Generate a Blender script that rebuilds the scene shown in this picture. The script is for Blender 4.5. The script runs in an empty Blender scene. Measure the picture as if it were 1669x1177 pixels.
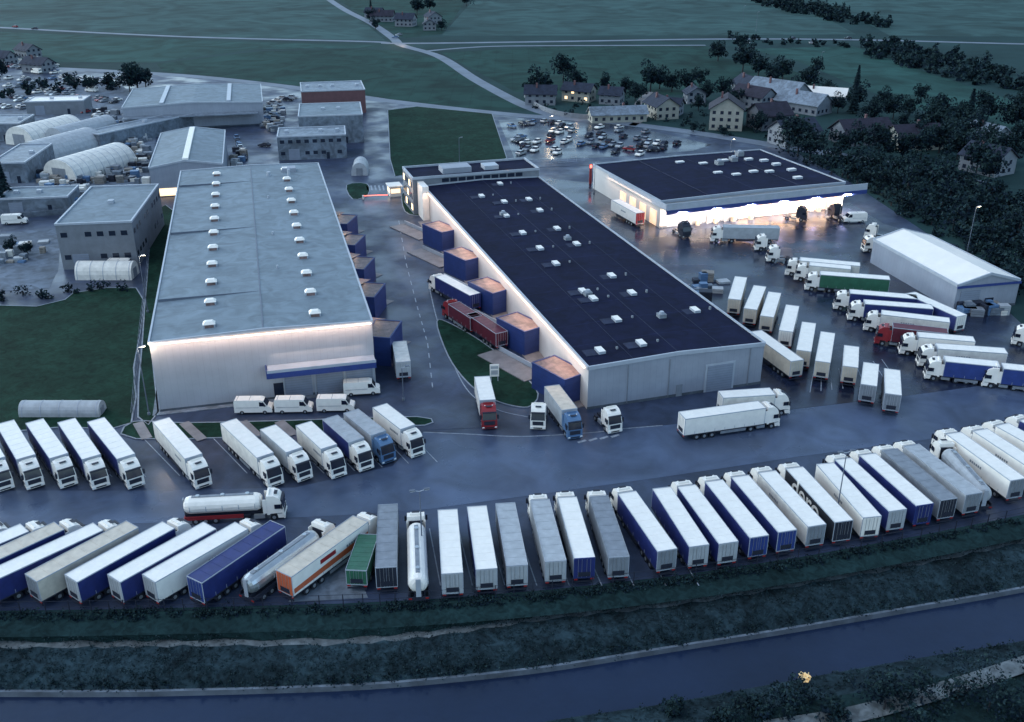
import bpy, math, random
import numpy as np
from mathutils import Vector
random.seed(7); rng=np.random.default_rng(11)
S=bpy.context.scene
S.view_settings.view_transform='Standard'
S.view_settings.look='None'
# ---------------- survey (drone at 75 m, 24.8 deg down) -> site metres
H=75.0; PIT=math.radians(24.8); FP=1600.0
cp,sp=math.cos(PIT),math.sin(PIT)
def P(u,v,z=0.0):
    dx=(u-834.5)/FP; dy=(588.5-v)/FP
    X,Y,Z=dx,cp+sp*dy,-sp+cp*dy
    t=(z-H)/Z
    return Vector((X*t,Y*t,z))
# ---------------- materials
MATS={}
def mat(name,col,rough=0.6,var=0.25,scale=0.5,metal=0.0,bump=0.0,bscale=8.0,emit=None,es=0,stripe=None,rvar=0.0,col2=None,detail=6,spec=.5,fine=0,fl=.62):
    if name in MATS: return MATS[name]
    m=bpy.data.materials.new(name); m.use_nodes=True
    nt=m.node_tree; N=nt.nodes; L=nt.links
    b=N['Principled BSDF']; b.inputs['Specular IOR Level'].default_value=spec
    tc=N.new('ShaderNodeTexCoord')
    no=N.new('ShaderNodeTexNoise'); no.inputs['Scale'].default_value=scale; no.inputs['Detail'].default_value=detail
    no.inputs['Roughness'].default_value=0.65
    L.new(tc.outputs['Object'],no.inputs['Vector'])
    cr=N.new('ShaderNodeValToRGB')
    cr.color_ramp.elements[0].position=0.32; cr.color_ramp.elements[1].position=0.68
    a=[c*(1-var) for c in col]; c2=col2 if col2 else [min(1,c*(1+var)) for c in col]
    cr.color_ramp.elements[0].color=(*a,1); cr.color_ramp.elements[1].color=(*c2,1)
    L.new(no.outputs['Fac'],cr.inputs['Fac'])
    out=cr.outputs['Color']
    if fine:
        nf=N.new('ShaderNodeTexNoise'); nf.inputs['Scale'].default_value=fine; nf.inputs['Detail'].default_value=8; nf.inputs['Distortion'].default_value=1.5
        L.new(tc.outputs['Object'],nf.inputs['Vector'])
        mr=N.new('ShaderNodeMapRange'); mr.inputs[1].default_value=.35; mr.inputs[2].default_value=.62; mr.inputs[3].default_value=fl; mr.inputs[4].default_value=1.12
        L.new(nf.outputs['Fac'],mr.inputs[0])
        mx=N.new('ShaderNodeMix'); mx.data_type='RGBA'; mx.blend_type='MULTIPLY'; mx.inputs['Factor'].default_value=1
        L.new(out,mx.inputs['A']); L.new(mr.outputs[0],mx.inputs['B']); out=mx.outputs['Result']
    if stripe:
        ax,per,wf,dk=stripe
        sx=N.new('ShaderNodeSeparateXYZ'); L.new(tc.outputs['Object'],sx.inputs[0])
        d=N.new('ShaderNodeMath'); d.operation='DIVIDE'; d.inputs[1].default_value=per
        L.new(sx.outputs[ax],d.inputs[0])
        fr=N.new('ShaderNodeMath'); fr.operation='FRACT'; L.new(d.outputs[0],fr.inputs[0])
        lt=N.new('ShaderNodeMath'); lt.operation='LESS_THAN'; lt.inputs[1].default_value=wf; L.new(fr.outputs[0],lt.inputs[0])
        mx=N.new('ShaderNodeMix'); mx.data_type='RGBA'; mx.blend_type='MULTIPLY'
        L.new(lt.outputs[0],mx.inputs['Factor']); L.new(out,mx.inputs['A']); mx.inputs['B'].default_value=(dk,dk,dk,1)
        out=mx.outputs['Result']
    L.new(out,b.inputs['Base Color'])
    b.inputs['Roughness'].default_value=rough; b.inputs['Metallic'].default_value=metal
    if rvar>0:
        n3=N.new('ShaderNodeTexNoise'); n3.inputs['Scale'].default_value=0.09; n3.inputs['Detail'].default_value=7
        L.new(tc.outputs['Object'],n3.inputs['Vector'])
        mr=N.new('ShaderNodeMapRange'); mr.inputs[1].default_value=0.38; mr.inputs[2].default_value=0.62
        mr.inputs[3].default_value=max(0.05,rough-rvar); mr.inputs[4].default_value=min(1,rough+rvar)
        L.new(n3.outputs['Fac'],mr.inputs[0]); L.new(mr.outputs[0],b.inputs['Roughness'])
    if bump>0:
        n2=N.new('ShaderNodeTexNoise'); n2.inputs['Scale'].default_value=bscale; n2.inputs['Detail'].default_value=4
        L.new(tc.outputs['Object'],n2.inputs['Vector'])
        bp=N.new('ShaderNodeBump'); bp.inputs['Strength'].default_value=bump; bp.inputs['Distance'].default_value=0.2
        L.new(n2.outputs['Fac'],bp.inputs['Height']); L.new(bp.outputs[0],b.inputs['Normal'])
    if emit:
        b.inputs['Emission Color'].default_value=(*emit,1); b.inputs['Emission Strength'].default_value=es
    MATS[name]=m; return m
M={}
M['white']=mat('white_paint',(.85,.80,.73),.42,.06,.9)
M['white2']=mat('dirty_white_tarp',(.69,.66,.60),.5,.14,.8)
M['cream']=mat('cream_tarp',(.56,.49,.40),.55,.14,.8)
M['grey']=mat('grey_tarp',(.20,.22,.25),.55,.18,.8)
M['lgrey']=mat('light_grey_tarp',(.37,.39,.41),.55,.15,.8)
M['navy']=mat('navy_tarp',(.016,.026,.13),.5,.2,.8)
M['blue']=mat('blue_paint',(.026,.05,.20),.45,.15,.8)
M['red']=mat('dark_red_tarp',(.10,.012,.026),.5,.2,.8)
M['redc']=mat('red_cab_paint',(.26,.022,.028),.35,.1,.8)
M['green']=mat('green_tarp',(.03,.12,.07),.5,.2,.8)
M['orange']=mat('orange_tarp',(.5,.11,.045),.5,.1,.8)
M['black']=mat('black_rubber',(.010,.012,.02),.7,.2,3)
M['chassis']=mat('dark_chassis',(.014,.018,.034),.6,.3,3)
M['glass']=mat('dark_glass',(.010,.014,.03),.12,.1,1)
M['silver']=mat('brushed_tank_metal',(.5,.52,.53),.3,.1,1,metal=.7)
M['bluegrey']=mat('blue_grey_cab',(.09,.17,.30),.4,.1,1)
M['lampred']=mat('red_tail_lens',(.30,.02,.02),.3,.1,1)
M['lampw']=mat('headlamp_lens',(.85,.85,.8),.15,.02,1)
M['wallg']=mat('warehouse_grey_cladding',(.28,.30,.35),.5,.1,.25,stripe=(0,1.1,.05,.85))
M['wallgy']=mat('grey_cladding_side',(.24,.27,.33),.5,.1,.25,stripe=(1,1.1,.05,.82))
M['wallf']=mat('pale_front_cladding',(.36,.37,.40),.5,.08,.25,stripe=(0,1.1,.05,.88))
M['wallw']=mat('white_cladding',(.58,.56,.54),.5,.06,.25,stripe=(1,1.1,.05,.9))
M['roofg']=mat('grey_roof_membrane',(.170,.215,.250),.65,.12,.10,stripe=(1,6.0,.02,.75),detail=12,bump=.05,bscale=2,spec=.3,fine=.25,fl=.82)
M['roofn']=mat('navy_roof_membrane',(.0065,.0090,.031),.85,.25,.12,stripe=(1,8.5,.018,1.9),detail=12,spec=.12,fine=.3,fl=.75)
M['patch']=mat('roof_patch',(.024,.030,.060),.8,.3,.8,spec=.2)
M['trim']=mat('light_metal_trim',(.37,.40,.45),.4,.1,.5)
M['dtrim']=mat('dark_galvanised_steel',(.10,.12,.16),.5,.2,.5)
M['copper']=mat('copper_sheet_roof',(.20,.125,.115),.5,.35,.5,stripe=(0,.8,.06,.7),fine=.5)
M['dockblue']=mat('dock_blue_cladding',(.018,.038,.15),.5,.15,.6,stripe=(2,1.2,.05,.7))
M['conc']=mat('concrete',(.14,.17,.21),.7,.3,.3,bump=.1,fine=.4)
M['concd']=mat('mossy_concrete',(.075,.09,.11),.8,.4,.3,bump=.1)
M['concw']=mat('concrete_ramp',(.19,.175,.18),.6,.25,.4)
M['kerb']=mat('kerb_stone',(.22,.25,.29),.7,.25,1)
M['asph']=mat('asphalt',(.031,.044,.082),.44,.36,.06,bump=.1,bscale=3,rvar=.16,detail=14,fine=.2,fl=.72,spec=.4)
M['asphd']=mat('dark_asphalt',(.014,.021,.046),.27,.4,.08,bump=.07,bscale=3,rvar=.13,detail=14,fine=.3,spec=.45)
M['asphl']=mat('light_asphalt',(.060,.084,.142),.42,.28,.04,bump=.08,bscale=3,rvar=.18,detail=14,fine=.12,fl=.75,spec=.42)
M['road']=mat('country_road_asphalt',(.12,.145,.185),.6,.25,.1)
M['gravel']=mat('pale_gravel',(.10,.13,.175),.8,.35,.12,detail=12,fine=.3)
M['mark']=mat('road_paint',(.26,.29,.34),.6,.35,1.2)
M['grass']=mat('grass_land',(.018,.045,.046),.9,.3,.02,bump=.3,bscale=1,detail=12,spec=.1)
M['lawn']=mat('lawn',(.009,.034,.022),.9,.35,.12,bump=.3,bscale=2,detail=12,spec=.1,fine=.5)
M['field1']=mat('field_dark_green',(.015,.050,.043),.9,.28,.012,detail=12,stripe=(0,9,.06,.88),spec=.1,fine=.05)
M['field2']=mat('field_green',(.024,.070,.062),.9,.22,.014,detail=12,stripe=(0,14,.05,.9),spec=.1,fine=.04)
M['field3']=mat('field_grey_green',(.038,.082,.080),.9,.22,.012,detail=12,stripe=(1,16,.06,.92),spec=.1,fine=.03)
M['bank']=mat('bank_grass',(.023,.042,.052),.95,.5,.2,bump=.8,bscale=1.5,detail=14,spec=.1,fine=.8,fl=.5)
M['bankg']=mat('mown_bank_grass',(.014,.034,.036),.95,.4,.1,bump=.5,bscale=1.5,detail=14,spec=.1,fine=.8,fl=.6)
M['path']=mat('gravel_path',(.12,.14,.15),.85,.45,.5,detail=12,fine=.7)
M['water']=mat('river_water',(.010,.020,.050),.22,.3,.03,bump=.14,bscale=.8,spec=.35)
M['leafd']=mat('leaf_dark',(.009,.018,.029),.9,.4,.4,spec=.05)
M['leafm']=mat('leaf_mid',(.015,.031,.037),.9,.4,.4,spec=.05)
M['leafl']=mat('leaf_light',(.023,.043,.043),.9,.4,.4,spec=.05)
M['tuft']=mat('dry_grass_tuft',(.032,.052,.058),.95,.4,.4,spec=.05)
M['tuftd']=mat('dark_grass_tuft',(.016,.032,.038),.95,.4,.4,spec=.05)
M['leafglow']=mat('yellow_glow_leaf',(.75,.6,.35),.8,.2,.4,emit=(1,.75,.4),es=.25)  # leaves are no lamp; their brightness is put in as emission
M['bark']=mat('bark',(.02,.02,.025),.9,.3,2)
M['rooft']=mat('brown_roof_tile',(.026,.024,.038),.7,.3,.5,stripe=(2,.5,.15,.7),spec=.2)
M['roofd']=mat('slate_roof_tile',(.024,.031,.052),.7,.3,.5,stripe=(2,.5,.15,.7),spec=.2)
M['roofl']=mat('light_sheet_roof',(.17,.205,.25),.5,.2,.3,fine=.4)
M['roofw']=mat('white_sheet_roof',(.80,.75,.69),.45,.06,.2)
M['plast']=mat('house_plaster',(.17,.185,.21),.8,.15,.4)
M['plasty']=mat('cream_plaster',(.31,.30,.26),.8,.15,.4)
M['brick']=mat('red_brown_cladding',(.13,.06,.065),.7,.15,.4)
M['shutter']=mat('roller_shutter',(.22,.25,.31),.5,.1,.5,stripe=(2,.45,.15,.75))
WARM=(1,.62,.36)
M['strip']=mat('lit_strip_lamp',(.9,.8,.7),.5,0,1,emit=(1,.72,.5),es=3.2)
M['lampon']=mat('lit_lamp_glass',(.9,.9,.8),.5,0,1,emit=(1,.85,.6),es=14)
M['winlit']=mat('lit_window',(.8,.7,.5),.4,0,1,emit=(1,.68,.35),es=2.0)
M['winlit2']=mat('lit_dock_interior',(.6,.45,.35),.5,.5,.5,emit=(1,.66,.42),es=.9)
M['redlamp']=mat('red_lamp',(.8,.1,.1),.5,0,1,emit=(1,.15,.1),es=4)
M['win']=mat('window_glass',(.015,.022,.04),.2,.1,1)
M['wood']=mat('pallet_wood',(.22,.2,.18),.8,.25,1)
# ---------------- mesh builder
class MB:
    def __init__(s): s.v=[];s.f=[];s.m=[];s.ml=[]
    def mi(s,k):
        if k not in s.ml: s.ml.append(k)
        return s.ml.index(k)
    def add(s,vs,fs,k):
        o=len(s.v); i=s.mi(k); s.v+= [tuple(q) for q in vs]
        for f in fs: s.f.append(tuple(a+o for a in f)); s.m.append(i)
    def box(s,x0,x1,y0,y1,z0,z1,k,top=None,c=None,a=0,nobot=False):
        vs=[(x0,y0,z0),(x1,y0,z0),(x1,y1,z0),(x0,y1,z0),(x0,y0,z1),(x1,y0,z1),(x1,y1,z1),(x0,y1,z1)]
        if c is not None:
            ca,sa=math.cos(a),math.sin(a)
            vs=[(c[0]+ca*x-sa*y,c[1]+sa*x+ca*y,z+(c[2] if len(c)>2 else 0)) for x,y,z in vs]
        s.add(vs,[(0,1,5,4),(1,2,6,5),(2,3,7,6),(3,0,4,7)]+([] if nobot else [(3,2,1,0)]),k)
        s.add([vs[4],vs[5],vs[6],vs[7]],[(0,1,2,3)],top or k)
    def prismx(s,prof,x0,x1,k,inset=0,insz=None):
        n=len(prof)
        def ix(z): return inset if (insz is not None and z>insz) else 0
        vs=[(x0+ix(z),y,z) for y,z in prof]+[(x1-ix(z),y,z) for y,z in prof]
        fs=[(i,(i+1)%n,(i+1)%n+n,i+n) for i in range(n)]+[tuple(range(n-1,-1,-1)),tuple(range(n,2*n))]
        s.add(vs,fs,k)
    def prismy(s,prof,y0,y1,k):
        n=len(prof)
        vs=[(x,y0,z) for x,z in prof]+[(x,y1,z) for x,z in prof]
        fs=[(i,(i+1)%n,(i+1)%n+n,i+n) for i in range(n)]+[tuple(range(n)),tuple(range(2*n-1,n-1,-1))]
        s.add(vs,fs,k)
    def cyl(s,p,q,r,k,n=12,r2=None):
        p=Vector(p);q=Vector(q);d=(q-p).normalized()
        a=Vector((0,0,1)) if abs(d.z)<.9 else Vector((1,0,0))
        u=d.cross(a).normalized(); w=d.cross(u); r2=r if r2 is None else r2
        vs=[p+(u*math.cos(t)+w*math.sin(t))*r for t in [2*math.pi*i/n for i in range(n)]]
        vs+=[q+(u*math.cos(t)+w*math.sin(t))*r2 for t in [2*math.pi*i/n for i in range(n)]]
        s.add(vs,[(i,(i+1)%n,(i+1)%n+n,i+n) for i in range(n)]+[tuple(range(n-1,-1,-1)),tuple(range(n,2*n))],k)
    def obj(s,name,loc=(0,0,0),rz=0,parent=None):
        me=bpy.data.meshes.new(name); me.from_pydata(s.v,[],s.f)
        for k in s.ml: me.materials.append(M[k])
        me.polygons.foreach_set('material_index',s.m)
        me.update()
        o=bpy.data.objects.new(name,me); S.collection.objects.link(o)
        o.location=loc; o.rotation_euler=(0,0,rz)
        if parent: o.parent=parent
        return o
def inst(name,me,loc,rz=0,sc=1):
    o=bpy.data.objects.new(name,me); S.collection.objects.link(o)
    o.location=loc; o.rotation_euler=(0,0,rz); o.scale=(sc,sc,sc)
    return o
def empty(name,loc,rz=0):
    e=bpy.data.objects.new(name,None); S.collection.objects.link(e); e.location=loc; e.rotation_euler=(0,0,rz); e.empty_display_size=1
    return e
def smoothpts(p,n=8,closed=False):
    out=[]; N=len(p)
    for i in (range(N) if closed else range(N-1)):
        g=(lambda j:p[j%N]) if closed else (lambda j:p[max(0,min(N-1,j))])
        a,b,c,d=g(i-1),g(i),g(i+1),g(i+2)
        for k in range(n):
            t=k/n
            out.append(0.5*((2*b)+(c-a)*t+(2*a-5*b+4*c-d)*t*t+(3*b-a-3*c+d)*t**3))
    if not closed: out.append(p[-1])
    return out
def poly(name,pts,z,k,sm=0):
    w=[P(u,v,0) for u,v in pts]
    if sm: w=smoothpts(w,sm,True)
    b=MB(); b.add([(p.x,p.y,z) for p in w],[tuple(range(len(w)))],k)
    return b.obj(name)
def ribw(w,width,z,k,name,th=0,closed=False):
    b=MB(); L=[];R=[]
    n=len(w)
    for i in range(n):
        a=w[i-1] if (i>0 or closed) else w[i]; c=w[(i+1)%n] if (i<n-1 or closed) else w[i]
        d=(c-a); d.z=0; d.normalize(); nn=Vector((-d.y,d.x,0))*width/2
        L.append(w[i]+nn); R.append(w[i]-nn)
    vs=[];fs=[]
    for i in range(n):
        vs+=[(L[i].x,L[i].y,z),(R[i].x,R[i].y,z),(L[i].x,L[i].y,z-th),(R[i].x,R[i].y,z-th)]
    m=n if closed else n-1
    for i in range(m):
        j=(i+1)%n
        fs.append((4*i,4*i+1,4*j+1,4*j))
        if th: fs+=[(4*i+2,4*i,4*j,4*j+2),(4*i+1,4*i+3,4*j+3,4*j+1)]
    b.add(vs,fs,k); return b.obj(name)
def ribbon(name,pts,width,z,k,th=0,closed=False,sm=6):
    return ribw(smoothpts([P(u,v,0) for u,v in pts],sm,closed) if sm else [P(u,v) for u,v in pts],width,z,k,name,th,closed)
def lawn(name,pts,k='lawn',sm=5):
    w=smoothpts([P(u,v) for u,v in pts],sm,True)
    b=MB(); b.add([(p.x,p.y,.10) for p in w],[tuple(range(len(w)))],k); b.obj(name)
    ribw(w,.25,.14,'kerb','kerb',.14,True)
# ---------------- ground with river bank in front
edge=[(-900,1005),(-400,1008),(-100,1006),(150,1003),(300,1000),(560,993),(720,985),(900,970),(1100,948),(1300,918),(1500,882),(1669,848),(1900,800),(2500,690)]
path=[(-900,1060),(-400,1056),(-100,1052),(150,1050),(300,1048),(560,1045),(720,1030),(900,1004),(1100,982),(1300,950),(1500,915),(1669,880),(1900,832),(2500,720)]
wall=[(-900,1150),(-400,1142),(-100,1136),(150,1136),(300,1134),(560,1126),(720,1114),(900,1094),(1100,1062),(1300,1030),(1500,995),(1669,965),(1900,918),(2500,793)]
far_=[(-900,1400),(-400,1350),(-100,1300),(150,1280),(300,1262),(560,1240),(720,1205),(900,1172),(1100,1142),(1300,1105),(1500,1070),(1669,1042),(1900,990),(2500,860)]
e0=smoothpts([P(u,v,0) for u,v in edge]); e1=smoothpts([P(u,v,-1.6) for u,v in path]); e2=smoothpts([P(u,v,-4.2) for u,v in wall]); e3=smoothpts([P(u,v,-4.4) for u,v in far_])
g=MB(); n=len(e0)
top=[(p.x,p.y,0) for p in e0]+[(900,e0[-1].y,0),(2600,900,0),(2600,4200,0),(-2600,4200,0),(-2600,60,0)]
g.add(top,[tuple(range(len(top)))],'grass')
def strip(A,B,k):
    g.add([tuple(p) for p in A]+[tuple(p) for p in B],[(i,i+n,i+1+n,i+1) for i in range(n-1)],k)
def shift(A,d,z): return [Vector((p.x,p.y-d,z)) for p in A]
a1=shift(e0,3.0,-.5); pa=[Vector((p.x,p.y+.5+.25*math.sin(i*1.7),-1.6)) for i,p in enumerate(e1)]; pb=[Vector((p.x,p.y-.5-.25*math.sin(i*2.3),-1.62)) for i,p in enumerate(e1)]
strip(e0,a1,'bankg');strip(a1,pa,'bankg');strip(pa,pb,'path')
m1=[pb[i].lerp(e2[i],.5)+Vector((0,0,.7)) for i in range(n)]
w0=[Vector((p.x,p.y+.55,-3.7)) for p in e2]; w1=[Vector((p.x,p.y+.2,-3.7)) for p in e2]
strip(pb,m1,'bank');strip(m1,w0,'bank');strip(w0,w1,'conc');strip(w1,shift(e2,0,-4.6),'concd')
b1=[Vector((p.x,p.y,-4.6)) for p in e3]; b2=[Vector((p.x,p.y-.6,-4.0)) for p in e3]; b3=shift(e3,5,-3.0);b4=shift(e3,140,-2.5)
strip(b1,b2,'concd');strip(b2,b3,'bank');strip(b3,b4,'bankg')
g.obj('ground')
g=MB(); strip(shift(e2,-.1,-4.3),shift(e3,.5,-4.3),'water'); g.obj('river_water')
edge_up=[(u,v-9) for u,v in edge]
poly('yard_asphalt',edge_up[1:-1]+[(1900,600),(1669,530),(1600,520),(1540,400),(1450,340),(1390,300),(1300,250),(1150,220),(980,202),(820,188),(640,160),(440,138),(250,118),(-60,108),(-400,100)],.02,'asph')
poly('loading_yard_asphalt',[(1240,632),(1285,668),(1460,648),(1680,618),(1700,560),(1640,505),(1560,400),(1440,365),(1385,330),(1075,372),(985,300),(880,290),(1150,500)],.035,'asphd')
poly('yard_road',[(-500,815),(0,800),(250,800),(480,795),(640,760),(690,705),(760,706),(850,711),(960,705),(1100,692),(1290,668),(1460,648),(1680,618),(1950,575),(1950,650),(1669,690),(1500,718),(1300,745),(1100,775),(900,803),(700,830),(560,840),(300,852),(0,858),(-500,870)],.035,'asphl')
poly('pale_lit_patch',[(500,925),(570,900),(600,975),(470,982)],.05,'conc')  # pale patch for lit ground between trucks, light put into its colour
ribbon('service_road',[(605,160),(603,190),(612,240),(622,290),(640,340),(670,430),(700,540),(720,640),(725,700)],12,.045,'asph')
poly('gravel_lot',[(-60,385),(100,372),(95,440),(80,470),(-60,478)],.045,'gravel')
poly('storage_lot',[(0,130),(200,140),(255,190),(250,330),(0,350),(-300,350),(-300,130)],.04,'gravel')
poly('car_park_asphalt',[(812,196),(900,190),(1000,200),(1160,236),(1130,246),(1000,256),(840,262)],.04,'asphd',0)
lawn('lawn',[(-300,505),(60,500),(120,478),(222,470),(232,520),(218,600),(214,690),(100,697),(-300,700)],sm=2)
lawn('lawn',[(252,345),(284,345),(262,450),(246,560),(258,672),(225,680),(232,560),(240,450)],sm=2)
lawn('lawn',[(632,180),(680,174),(802,186),(826,258),(818,262),(700,278),(644,288),(636,260)],sm=1)
lawn('lawn',[(712,525),(738,530),(800,568),(872,632),(866,662),(835,662),(795,648),(760,622),(730,580)],sm=4)
lawn('lawn',[(218,688),(300,690),(480,686),(680,680),(692,694),(560,696),(500,708),(222,716)],sm=3)
lawn('lawn',[(655,318),(668,312),(690,345),(682,352),(660,345)],sm=3)
lawn('lawn',[(565,302),(598,300),(600,318),(575,325)],sm=3)
for (a,b_,c,d) in [(225,690,240,716),(300,690,330,718),(395,688,420,712),(455,688,480,710)]:
    ribbon('footpath',[(a,b_),(c,d)],1.6,.16,'concw',.1,sm=0)
# fields
poly('field_grass',[(255,104),(420,84),(560,80),(645,82),(715,96),(780,135),(855,180),(760,178),(610,158),(440,134),(265,116)],.03,'field1')
poly('field_grass',[(560,80),(645,82),(715,96),(780,135),(855,180),(700,172),(610,158)],.045,'field1')
poly('field_meadow',[(-500,-20),(530,-2),(600,42),(628,66),(380,62),(0,44),(-500,20)],.03,'field3')
poly('field_meadow',[(-500,40),(0,52),(380,68),(628,74),(600,78),(420,80),(250,102),(-500,98)],.03,'field2')
poly('field_meadow',[(545,-4),(720,-10),(760,0),(740,30),(720,56),(660,62),(610,38)],.03,'field1')
poly('field_meadow',[(770,2),(1240,-4),(1330,20),(1395,56),(1150,58),(720,58)],.03,'field3')
poly('field_meadow',[(1330,-5),(1900,-30),(1900,62),(1450,58)],.03,'field3')
poly('field_meadow',[(720,86),(900,76),(1150,74),(1180,95),(1280,110),(1350,140),(1000,160),(880,150),(840,150)],.03,'field1')
poly('field_meadow',[(1220,80),(1390,75),(1500,115),(1640,160),(1900,230),(1900,290),(1560,200),(1420,150),(1300,100)],.03,'field2')
R_=lambda n,p,w,z=.07,k='road':ribbon(n,p,w,z,k)
R_('country_road',[(-600,20),(-200,32),(0,45),(300,60),(600,68),(650,71),(900,68),(1160,64),(1390,65),(1669,72),(2200,85)],6)
R_('country_road',[(520,-12),(560,15),(605,38),(640,62),(655,74),(715,92),(775,130),(850,170),(905,190)],6,.09,)
R_('country_road',[(690,84),(760,78),(850,75),(1150,74)],4,.075)
R_('country_road',[(-400,98),(-60,106),(250,120),(440,138),(610,162),(820,186),(960,196),(1100,212),(1280,240),(1420,262),(1600,300)],7,.08)
R_('country_road',[(560,298),(650,288),(740,275),(870,268),(1000,262),(1150,250),(1270,242)],9,.075,'asph')
R_('footpath',[(1030,205),(1050,190),(1040,170),(1060,150)],3,.08,'concw')
# ---------------- painted markings
mk=MB()
def dash(p,q,w=.18,z=.062):
    p=P(*p);q=P(*q); d=(q-p).normalized(); nn=Vector((-d.y,d.x,0))*w/2
    mk.add([(a.x,a.y,z) for a in (p+nn,p-nn,q-nn,q+nn)],[(0,1,2,3)],'mark')
cl=[(650,360),(662,430),(680,500),(697,560),(706,640)]
for i in range(len(cl)-1):
    for k in range(5):
        t0,t1=k/5,(k+.5)/5
        a,b_=cl[i],cl[i+1]
        dash((a[0]+(b_[0]-a[0])*t0,a[1]+(b_[1]-a[1])*t0),(a[0]+(b_[0]-a[0])*t1,a[1]+(b_[1]-a[1])*t1),.2)
for k in range(9): dash((598+k*6.5,303),(600+k*6.5,311),.5,.1)
for (x,y) in [(-40,722),(15,720),(70,720),(125,718),(180,718),(235,716),(345,712),(415,712),(470,712),(520,708),(565,702),(608,696),(655,694)]:
    dash((x,y),(x+58,y+60),.14)
for x in range(700,1100,47): dash((x+int((x-700)*.02),862),(x+18+int((x-700)*.12),955),.15,.055)
for k in range(9): dash((1320+k*18,640-k*2),(1325+k*14,610-k*3),.14,.055)
def arcline(pts,w=.2,z=.062):
    ww=smoothpts([P(u,v) for u,v in pts],8); return ribw(ww,w,z,'mark','painted_line')
arcline([(700,470),(712,520),(735,585),(765,640),(810,668),(860,680)],.2)
arcline([(690,705),(760,708),(850,712),(960,706),(1010,700),(1080,694)],.2)
for k in range(4): dash((942+k*18,722-k*3),(955+k*18,718-k*3),.5)
mk.obj('painted_road_marking')
# ---------------- trucks
def wheel(b,x,y,r=.5,w=.35):
    sx=1 if x>0 else -1
    b.cyl((x-sx*w,y,r),(x,y,r),r,'black',14); b.cyl((x,y,r),(x+sx*.02,y,r),r*.5,'silver',8)
def cabgeo(b,L,c,tall=True):
    zt=3.75 if tall else 3.0
    pr=[(L-.05,.42),(L,1.0),(L-.03,1.75),(L-.38,3.0 if tall else 2.6),(L-.62,zt-.35),(L-1.25,zt),(L-2.2,zt+.05),(L-2.25,zt-.4),(L-2.25,.95),(L-1.95,.95),(L-1.8,1.12),(L-.95,1.12),(L-.8,.42)]
    b.prismx(pr,-1.22,1.22,c,.10,2.2)
    zs=3.0 if tall else 2.6
    b.add([(-1.1,L+.005,1.8),(1.1,L+.005,1.8),(1.03,L-.34,zs-.03),(-1.03,L-.34,zs-.03)],[(0,1,2,3)],'glass')
    b.box(-1.08,1.08,L-.36,L-.05,zs-.04,zs+.10,'chassis')
    b.box(-.85,.85,L-.02,L+.03,.95,1.6,'chassis'); b.box(-1.22,1.22,L-.1,L+.09,.32,.72,c)
    b.box(-.7,.7,L+.08,L+.11,.4,.6,'black')
    b.box(-.8,.8,L-1.9,L-1.85,zt+.04,zt+.3,c)
    for sx in (-1,1):
        b.box(sx*1.0-.17,sx*1.0+.17,L+.08,L+.12,.48,.68,'lampw')
        b.box(sx*1.24-.02,sx*1.24+.02,L-1.2,L-.35,1.85,2.5,'glass')
        b.box(sx*1.38-.12,sx*1.38+.12,L-.28,L-.12,1.9,2.65,'chassis')
        b.box(sx*1.225-.02,sx*1.225+.02,L-1.35,L-.25,1.1,1.15,'chassis')
        b.box(sx*1.16-.05,sx*1.16+.05,L-2.75,L-2.26,1.2,3.3,c)
        wheel(b,sx*1.2,L-1.38)
        b.box(sx*1.0-.2,sx*1.0+.2,L-4.0,L-2.6,.45,1.0,'silver')
        wheel(b,sx*1.2,L-5.0)
        b.box(sx*1.0-.24,sx*1.0+.24,L-5.55,L-4.45,1.03,1.07,'chassis')
    b.box(-.4,.4,L-6.0,L-1.9,.6,.98,'chassis')
    b.cyl((.9,L-2.5,1),(.9,L-2.5,3.1),.1,'silver',8)
    b.box(-.9,.9,L-2.35,L-2.26,1.2,3.2,'chassis')
    b.box(-.45,.45,L-1.25,L-.8,zt-.03,zt+.03,'chassis')
    for x in (-.6,.6): b.box(x-.09,x+.09,L-1.3,L-1.2,zt,zt+.1,'lampw')
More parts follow.
